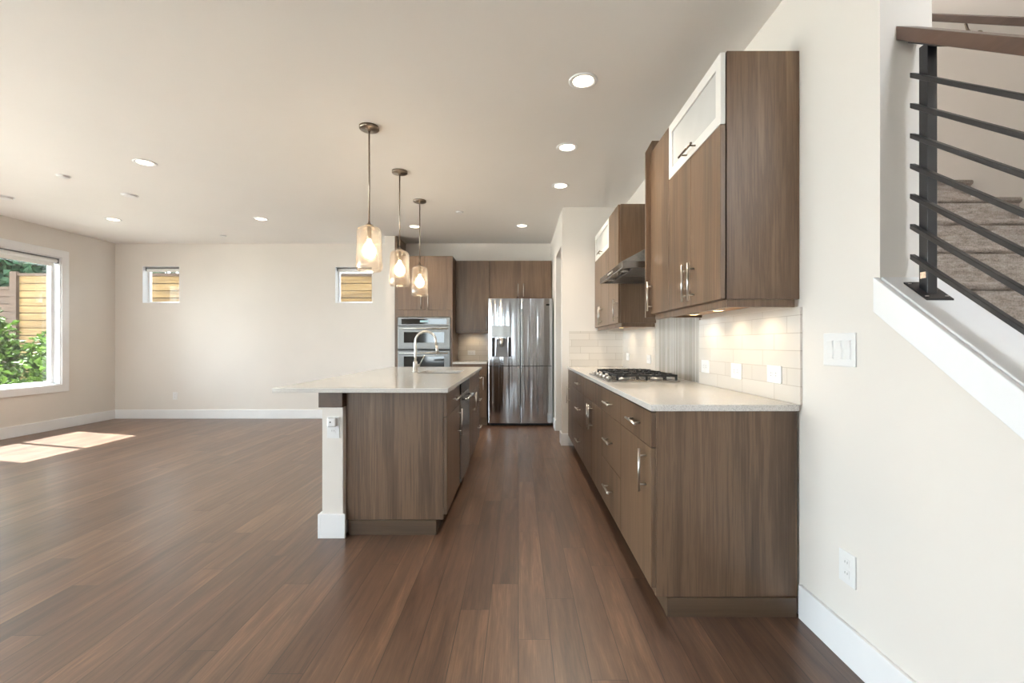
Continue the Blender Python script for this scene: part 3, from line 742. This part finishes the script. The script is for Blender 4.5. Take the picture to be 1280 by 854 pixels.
obj('dark_gap_strip', BX(RX0+.012, RX1-.012, RY+.022, RY+.0735, .8495, .8575), 'dark', t)  # dark strips stand in for shade in the gaps between doors
for a_, b_ in ((.05, .845), (.862, RZ1-.02)): obj('dark_gap_strip', BX(HX-.0032, HX+.0032, RY+.02, RY+.0735, a_, b_), 'dark', t)
DISP = (-.375, -.105, .985, 1.262)
dl = obj('door', curved_door(RX0, HX-.0035, .858, RZ1, DISP), 'steel_wavy', t)
dr_ = obj('door', curved_door(HX+.0035, RX1, .858, RZ1), 'steel_wavy', t)
ll = obj('freezer_door', curved_door(RX0, HX-.0035, .045, .849), 'steel_wavy', t)
lr = obj('freezer_door', curved_door(HX+.0035, RX1, .045, .849), 'steel_wavy', t)
def pull(door, s, z0, z1, top):
    xa, xb = HX+s*.006, HX+s*.040
    bm = bmesh.new(); n = 10; y1 = RY+.003
    # vertical grip with one rounded, tapering end
    pr_ = []
    for i in range(n+1):
        a_ = i/n
        pr_.append((xa + (xb-xa)*math.sin(a_*math.pi/2), (z1 - .05*(1-math.cos(a_*math.pi/2))) if top else (z0 + .05*(1-math.cos(a_*math.pi/2)))))
    poly = ([(xa, z0)] + pr_ + [(xb, z0)]) if top else ([(xa, z1)] + pr_ + [(xb, z1)])
    prism(bm, poly, 'Y', RY-.024, RY-.004 if False else RY-.0125)
    obj('handle', bm, 'steel', door, .005, 3)
for dd_, s in ((dl, -1), (dr_, 1)): pull(dd_, s, .875, 1.67, True)
for dd_, s in ((ll, -1), (lr, 1)): pull(dd_, s, .28, .835, False)
# dispenser fittings
dp = obj('dispenser_panel', BX(DISP[0], DISP[1], RY-.0065, RY-.0015, 1.266, 1.43), 'steel', dl, .002)
bm = prism(bmesh.new(), [(DISP[0]+.05, .99), (DISP[1]-.05, .99), (DISP[1]-.06, 1.24), (DISP[0]+.06, 1.24)], 'Y', RY+.045, RY+.0595)
obj('dispenser_back', bm, 'grey_plastic', dl)
for a_, b_ in ((DISP[0]+.002, DISP[0]+.035), (DISP[1]-.035, DISP[1]-.002)): obj('dispenser_cheek', BX(a_, b_, RY+.02, RY+.0595, .99, 1.258), 'dark', dl)
xq = dm(DISP[0], DISP[1])
obj('dispenser_spout', lathe(bmesh.new(), [(0, 1.13), (.016, 1.13), (.022, 1.17), (.05, 1.258), (0, 1.258)], xq, RY+.03, 20), 'nickel', dl)
obj('drip_tray', BX(DISP[0]+.04, DISP[1]-.04, RY+.008, RY+.044, .9865, .996), 'grey_plastic', dl)
obj('badge', BX(.395, .44, RY+.0005, RY+.004, 1.715, 1.738), 'black_glass', dr_, .0005)

# ------------------------------------------------------------------ lamps
def pendant(label, x, y):
    zt, zb = 2.022, 1.694; r = .0915
    t = thing('pendant_lamp', label, 'pendant lamp', (x, y, H), 'pendant lamps over the island')
    obj('canopy', lathe(bmesh.new(), [(0, H-.001), (.070, H-.001), (.070, H-.017), (.066, H-.021), (.012, H-.022), (.012, H-.034), (.0, H-.034)], x, y), 'bronze', t)
    obj('rod', cyl(bmesh.new(), (x, y, H-.034), (x, y, zt+.03), .0058), 'bronze', t)
    obj('cap', lathe(bmesh.new(), [(0, zt+.034), (.008, zt+.034), (.012, zt+.018), (.034, zt+.004), (.036, zt+.001), (0, zt+.001)], x, y), 'bronze', t)
    ou = [(.014, zt), (.045, zt-.003), (.070, zt-.012), (.083, zt-.030), (.087, zt-.055), (.088, zt-.16), (.0915, zt-.25), (.0925, zb+.035), (.088, zb+.012), (.080, zb+.002), (.073, zb)]
    inn_ = [(q[0]-.0035, q[1]+(-.003 if i < 4 else 0.0015)) for i, q in enumerate(ou)][::-1]
    obj('glass_shade', lathe(bmesh.new(), ou+inn_+[ou[0]], x, y, 48), 'shade', t)
    obj('socket', lathe(bmesh.new(), [(0, zt), (.0155, zt-.004), (.0165, zt-.085), (.013, zt-.092), (0, zt-.092)], x, y, 24), 'bronze', t)
    b0 = zt-.0925
    obj('bulb', lathe(bmesh.new(), [(0, b0), (.012, b0-.002), (.016, b0-.022), (.036, b0-.05), (.046, b0-.085), (.043, b0-.112), (.026, b0-.132), (0, b0-.139)], x, y, 28), 'bulb', t)  # bulb drawn oversize so its shape includes the glare
    d = bpy.data.lights.new('pendant_glow', 'POINT'); d.energy = PEND_W; d.color = (1, .84, .62); d.shadow_soft_size = .06
    o = bpy.data.objects.new('pendant_glow', d); C.objects.link(o); o.parent = t; o.location = (0, 0, b0-.07-H)
pendant('glass pendant lamp nearest the front edge of the island', -1.081, 3.297)
pendant('middle glass pendant lamp of the row over the island', -1.081, 4.144)
pendant('glass pendant lamp hanging closest to the wall ovens, last of the row', -1.081, 4.987)

def downlight(label, x, y, e=1.0, on=True):
    t = thing('recessed_light', label, 'ceiling light', (x, y, H), 'recessed ceiling lights')
    bm = lathe(bmesh.new(), [(.086, H-.0005), (.086, H-.004), (.076, H-.007), (.066, H-.0065), (.060, H-.002), (.060, H-.0005)], x, y, 40)
    obj('trim_ring', bm, 'white', t)
    obj('lens', lathe(bmesh.new(), [(0, H-.0035), (.0595, H-.0035), (.0595, H-.0006), (0, H-.0006)], x, y, 32), 'lens', t)
    d = bpy.data.lights.new('downlight', 'SPOT'); d.energy = SPOT_W*e; d.spot_size = R(130); d.spot_blend = .8; d.color = (1, .88, .72); d.shadow_soft_size = .06
    o = bpy.data.objects.new('downlight', d); C.objects.link(o); o.parent = t; o.location = (0, 0, -.012)
downlight('recessed ceiling light nearest the camera, largest, above the aisle', .387, 2.72, 2.3)
downlight('recessed ceiling light in front of the large wall cabinet, second along the aisle', .39, 3.638, 2.3)
downlight('recessed ceiling light level with the far wall cabinets, third along the aisle', .42, 4.52, 2.3)
downlight('recessed ceiling light just in front of the refrigerator', .048, 6.05, 1.6)
downlight('recessed ceiling light beside the pendant rods in front of the wall ovens', -1.39, 6.09, 1.6)
downlight('recessed ceiling light in the living area, nearest one over the open floor', -3.236, 3.943)
downlight('recessed ceiling light in the living area, straight past the nearest one near the back wall', -3.236, 5.72)
downlight('recessed ceiling light near the corner of back wall and window wall', -5.11, 5.74)
def disc(label, x, y, r=.055, h=.012):
    t = thing('ceiling_cover', label, 'ceiling cover', (x, y, H), 'small unlit round covers on the ceiling')
    obj('plate', lathe(bmesh.new(), [(0, H-.0005), (r, H-.0005), (r, H-.003), (r*.93, H-.004), (0, H-.004)], x, y, 32), 'white', t)
    obj('cap', lathe(bmesh.new(), [(0, H-.0045), (r*.8, H-.0045), (r*.8, H-h), (r*.7, H-h-.002), (0, H-h-.002)], x, y, 32), 'white', t)
disc('small round white cover on the ceiling nearest the large window', -4.26, 4.26)
disc('wider round white cover on the ceiling, behind the one nearest the window', -4.11, 4.81, .075)
disc('tiny round cover on the ceiling close to the back wall', -4.28, 6.60, .045)
disc('faint round cover on the kitchen ceiling in front of the refrigerator', -.70, 5.42, .05)
disc('round cover on the ceiling at the left edge of the picture above the window', -5.50, 4.86, .085, .02)

# ------------------------------------------------------------------ outlets and switches
def plate_frame(face, plane): return Frame(face, plane)
def outlet(label, F, u, z, horizontal=False, W=.076, Hh=.118, group='electrical outlets', th=.006):
    a, b = (Hh, W) if horizontal else (W, Hh)
    c = F.p(u, 0, z-b/2); t = thing('power_outlet', label, 'outlet', c, group)
    obj('plate', F.box(u-a/2, u+a/2, .0005, th, z-b/2, z+b/2), 'plastic', t, .002)
    for s in (-1, 1):
        du, dz = (s*.020, 0) if horizontal else (0, s*.020)
        so = obj('socket', F.box(u+du-.0155, u+du+.0155, th+.0002, th+.0022, z+dz-.0145, z+dz+.0145), 'plastic', t, .003)
        bm = bmesh.new()
        if horizontal:
            for q in (-.006, .006): F.box(u+du-.006, u+du+.003, th+.0023, th+.0027, z+q-.0012, z+q+.0012, bm)
        else:
            for q in (-.006, .006): F.box(u+q-.0012, u+q+.0012, th+.0023, th+.0027, z+dz-.003, z+dz+.006, bm)
        obj('slot', bm, 'grey_plastic', so)
    return t
FW = Frame('-X', XR); FT = Frame('-X', XR-.010)
outlet('white duplex outlet low on the right wall above the baseboard', FW, 1.669, .348, W=.083)
outlet('white outlet on the tiles closest to the near end of the counter', FT, 2.13, 1.028, True, W=.082)
outlet('white outlet, middle of the three on the tiles below the large wall cabinet', FT, 2.50, 1.021, True, W=.084)
outlet('white outlet nearest the cooktop of the three below the large wall cabinet', FT, 2.914, 1.026, True, W=.080)
outlet('white outlet on the tiles just past the cooktop', FT, 4.18, 1.03, True, W=.080)
outlet('white outlet on the side-wall tiles close to the far end wall', FT, 4.98, 1.03, True, W=.080)
outlet('white outlet on the cream tiles left of the refrigerator', Frame('-Y', YB-.010), -.735, 1.03, True, W=.070)
outlet('white outlet low on the long back wall of the living area', Frame('-Y', YB), -5.375, .356, W=.072, Hh=.118)
FP = Frame('-Y', 2.752)
outlet('white outlet on the end of the island half wall', FP, -1.118, .665, W=.075, Hh=.13)
t = thing('plug_in_device', 'small white rounded plug-in device with dark dot in the island outlet', 'plug-in device', (-1.118, 2.735, .672))
obj('housing', FP.box(-1.145, -1.091, .0092, .034, .672, .728), 'plastic', t, .010, 4)
obj('sensor_dot', cyl(bmesh.new(), FP.p(-1.124, .0343, .702), FP.p(-1.124, .0352, .702), .0045, seg=16), 'dark', t)
obj('plug_rim', FP.box(-1.141, -1.095, .0085, .0091, .676, .724), 'grey_plastic', t)
# triple switch
t = thing('light_switch', 'white triple rocker switch plate on the right wall beside the cabinets', 'switch', (XR-.003, 1.7115, 1.085))
u0, u1, z0, z1 = 1.627, 1.797, 1.086, 1.211
obj('plate', FW.box(u0, u1, .0005, .0065, z0, z1), 'plastic', t, .0025)
for i in range(3):
    uc = dm(u0, u1)+(i-1)*.046
    bm = prism(bmesh.new(), [(XR-.0068, 1.115), (XR-.0068, 1.182), (XR-.012, 1.182), (XR-.0078, 1.148), (XR-.009, 1.115)], 'Y', uc-.0165, uc+.0165)
    obj('rocker', bm, 'plastic', t, .001)
    obj('rocker_frame', slab_holes(bmesh.new(), 'X', XR-.0066, XR-.0078, uc-.020, uc+.020, 1.111, 1.186, [(uc-.0172, uc+.0172, 1.1142, 1.1828)]), 'plastic', t)

# ------------------------------------------------------------------ stairs and railings
st = thing('staircase', 'carpeted staircase rising behind the black railing', 'stairs', (2.06, 1.4, 0))
rise, run = .19, .265
for n in range(0, 12):
    zt = 2.159-n*rise; yn = 2.744-n*run
    if zt < .05: break
    bm = BX(1.3845, XS-.002, yn, yn+run+.03 if n else 4.295, max(0, zt-rise), zt)
    cyl(bm, (1.3845, yn, zt-.016), (XS-.002, yn, zt-.016), .016, seg=14)
    obj('step', bm, 'carpet', st)
rl = thing('stair_railing', 'black metal stair railing with seven bars and brown wooden handrail on the white ledge', 'railing', (1.297, 1.441, 1.33))
px, py = 1.297, 1.441
hr = lambda y: 2.187+.773*(y-1.523)       # underside of handrail
ys, ye_ = YW-.0005, -.20
obj('handrail', prism(bmesh.new(), [(ys, hr(ys)), (ys, hr(ys)+.047), (ye_, hr(ye_)+.047), (ye_, hr(ye_))], 'X', 1.262, 1.335), 'rail', rl, .003)
for yy in (py, -.05):
    zb = capz(yy)+.004
    pb = obj('post', BX(px-.0155, px+.0155, yy-.0155, yy+.0155, zb-.009, hr(yy)-.006), 'black_metal', rl, .0015)
    q = .042
    bm = prism(bmesh.new(), [(yy-q, capz(yy-q)+.0045), (yy+q, capz(yy+q)+.0045), (yy+q, capz(yy+q)+.0105), (yy-q, capz(yy-q)+.0105)], 'X', px-.042, px+.042)
    obj('base_plate', bm, 'black_metal', pb)
    for sx in (-1, 1):
        for sy in (-1, 1):
            yc = yy+sy*.031
            obj('screw', cyl(bmesh.new(), (px+sx*.031, yc, capz(yc)+.0105), (px+sx*.031, yc, capz(yc)+.0135), .005, seg=12), 'nickel', pb)
    bm = prism(bmesh.new(), [(yy-.05, hr(yy-.05)-.006), (yy+.05, hr(yy+.05)-.006), (yy+.05, hr(yy+.05)-.0005), (yy-.05, hr(yy-.05)-.0005)], 'X', px-.02, px+.02)
    obj('top_plate', bm, 'black_metal', pb)
obj('sticker', BX(px-.0162, px-.0157, py-.010, py+.010, capz(py)+.048, capz(py)+.068), 'sticker', rl)['label'] = 'small pale sticker on the post'
for i in range(7):
    zc = lambda y, i=i: 2.016-.0975*i+.76*(y-1.441)
    y0_, y1_ = 1.468, -.10
    bm = prism(bmesh.new(), [(y0_, zc(y0_)-.0085), (y0_, zc(y0_)+.0085), (y1_, zc(y1_)+.0085), (y1_, zc(y1_)-.0085)], 'X', px-.0355, px-.0165)
    obj('bar', bm, 'black_metal', rl, .002)
wr = thing('wall_handrail', 'brown wooden handrail on the stairwell wall above the steps', 'handrail', (XS-.07, 2.6, 3.0))
wz = lambda y: 3.225+.76*(y-2.9)
obj('rail', prism(bmesh.new(), [(3.3, wz(3.3)), (3.3, wz(3.3)+.052), (.4, wz(.4)+.052), (.4, wz(.4))], 'X', XS-.10, XS-.055), 'rail', wr, .005)
for yb2 in (2.70, 1.2):
    bm = tube(bmesh.new(), [(XS-.003, yb2, wz(yb2)-.075), (XS-.03, yb2, wz(yb2)-.07), (XS-.065, yb2, wz(yb2)-.04), (XS-.077, yb2, wz(yb2)-.001)], .007)
    cyl(bm, (XS-.008, yb2, wz(yb2)-.075), (XS-.001, yb2, wz(yb2)-.075), .028, seg=20)
    obj('bracket', bm, 'bronze', wr)

# ------------------------------------------------------------------ outside
g_ = struct('ground', BX(-30, 20, -25, 30, -.35, -.20), 'bounce_ground')
FY = 8.14
def fence(label, x0, x1, ztop, mat, posts, pitch=.133):
    t = thing('garden_fence', label, 'fence', (dm(x0, x1), FY, -.2), None)
    z = ztop-.05
    while z-pitch > -.2:
        n = max(1, int(round((x1-x0)/1.9))); 
        obj('board', BX(x0, x1, FY, FY+.022, z-pitch+random.uniform(.010, .020), z), mat, t)
        z -= pitch
    obj('dark_gap_sheet', BX(x0, x1, FY+.024, FY+.036, -.2, ztop-.05), 'fence_dark', t)  # dark sheet added behind the boards so the gaps look shaded
    obj('cap_rail', BX(x0, x1, FY-.035, FY+.06, ztop-.045, ztop), 'fence_dark', t)
    for p_ in posts: obj('post', BX(p_-.06, p_+.06, FY-.05, FY-.002, -.2, ztop+.03), 'fence_dark', t)
fence('golden cedar board fence outside the windows', -8.93, 1.8, 2.43, 'fence', (-8.99, -4.2, -1.2))
fence('darker lower board fence outside, past the fence post', -14, -9.06, 2.19, 'fence_dark', ())
def leaves(cx, cy, cz, rx, ry, rz, n, size, droop=0, cone=False):
    bm = bmesh.new()
    for _ in range(n):
        while True:
            p = Vector((random.uniform(-1, 1), random.uniform(-1, 1), random.uniform(-1, 1)))
            if cone:
                h = (p.z+1)/2
                if math.hypot(p.x, p.y) < (1-h)*1.0+.04: break
            elif .35 < p.length < 1: break
        c0 = Vector((cx+p.x*rx, cy+p.y*ry, cz+p.z*rz)); s = size*random.uniform(.6, 1.3)
        d = Vector((random.gauss(0, 1), random.gauss(0, 1), random.gauss(0, .8)-droop)).normalized(); sd_ = d.cross(Vector((random.gauss(0, 1), random.gauss(0, 1), random.gauss(0, 1)))).normalized()
        nn = d.cross(sd_)*s*.18
        v = [bm.verts.new(q) for q in (c0, c0+d*s*.5+sd_*s*.3+nn, c0+d*s, c0+d*s*.5-sd_*s*.3+nn)]
        bm.faces.new((v[0], v[1], v[2])); bm.faces.new((v[0], v[2], v[3]))
    return bm
def shrub(label, x, y, zt, r, n):
    t = thing('garden_shrub', label, 'shrub', (x, y, -.2), 'leafy shrubs outside the large window')
    obj('foliage', leaves(x, y, (zt-.2)/2+.1, r, r, (zt+.2)/2, n, .11), 'leaf', t)
    bm = bmesh.new()
    for i in range(6):
        a_ = i*1.05; tube(bm, [(x, y, -.2), (x+.2*r*math.cos(a_), y+.2*r*math.sin(a_), zt*.35), (x+.55*r*math.cos(a_), y+.55*r*math.sin(a_), zt*.8)], [.018, .012, .005], 8)
    obj('stem', bm, 'bark', t)
shrub('leafy green shrub outside the large window, taller one at the picture edge', -8.40, 7.15, 1.62, .42, 2600)
shrub('leafy green shrub outside the large window, lower one beside the window frame', -7.30, 7.20, 1.30, .42, 2200)
shrub('leafy green shrub standing closest under the large window', -7.55, 6.10, 1.0, .5, 2000)
def tree(label, x, y, h, r, n):
    t = thing('conifer_tree', label, 'tree', (x, y, -.2), 'dark conifers beyond the fence')
    obj('crown', leaves(x, y, h/2+.3, r, r, h/2, n*2, .24, droop=1.2, cone=True), 'leaf_dark', t)
    obj('trunk', tube(bmesh.new(), [(x, y, -.2), (x, y, h*.5), (x, y, h)], [.16, .1, .03], 12), 'bark', t)
tree('dark green conifer beyond the fence, straight behind the fence post', -11.6, 10.4, 8.5, 1.45, 4200)
tree('dark green conifer beyond the fence, behind the lower dark boards', -15.4, 10.6, 9.0, 1.6, 3600)
tree('dark green conifer beyond the fence, showing beside the window frame', -12.2, 14.2, 9.5, 1.9, 3600)
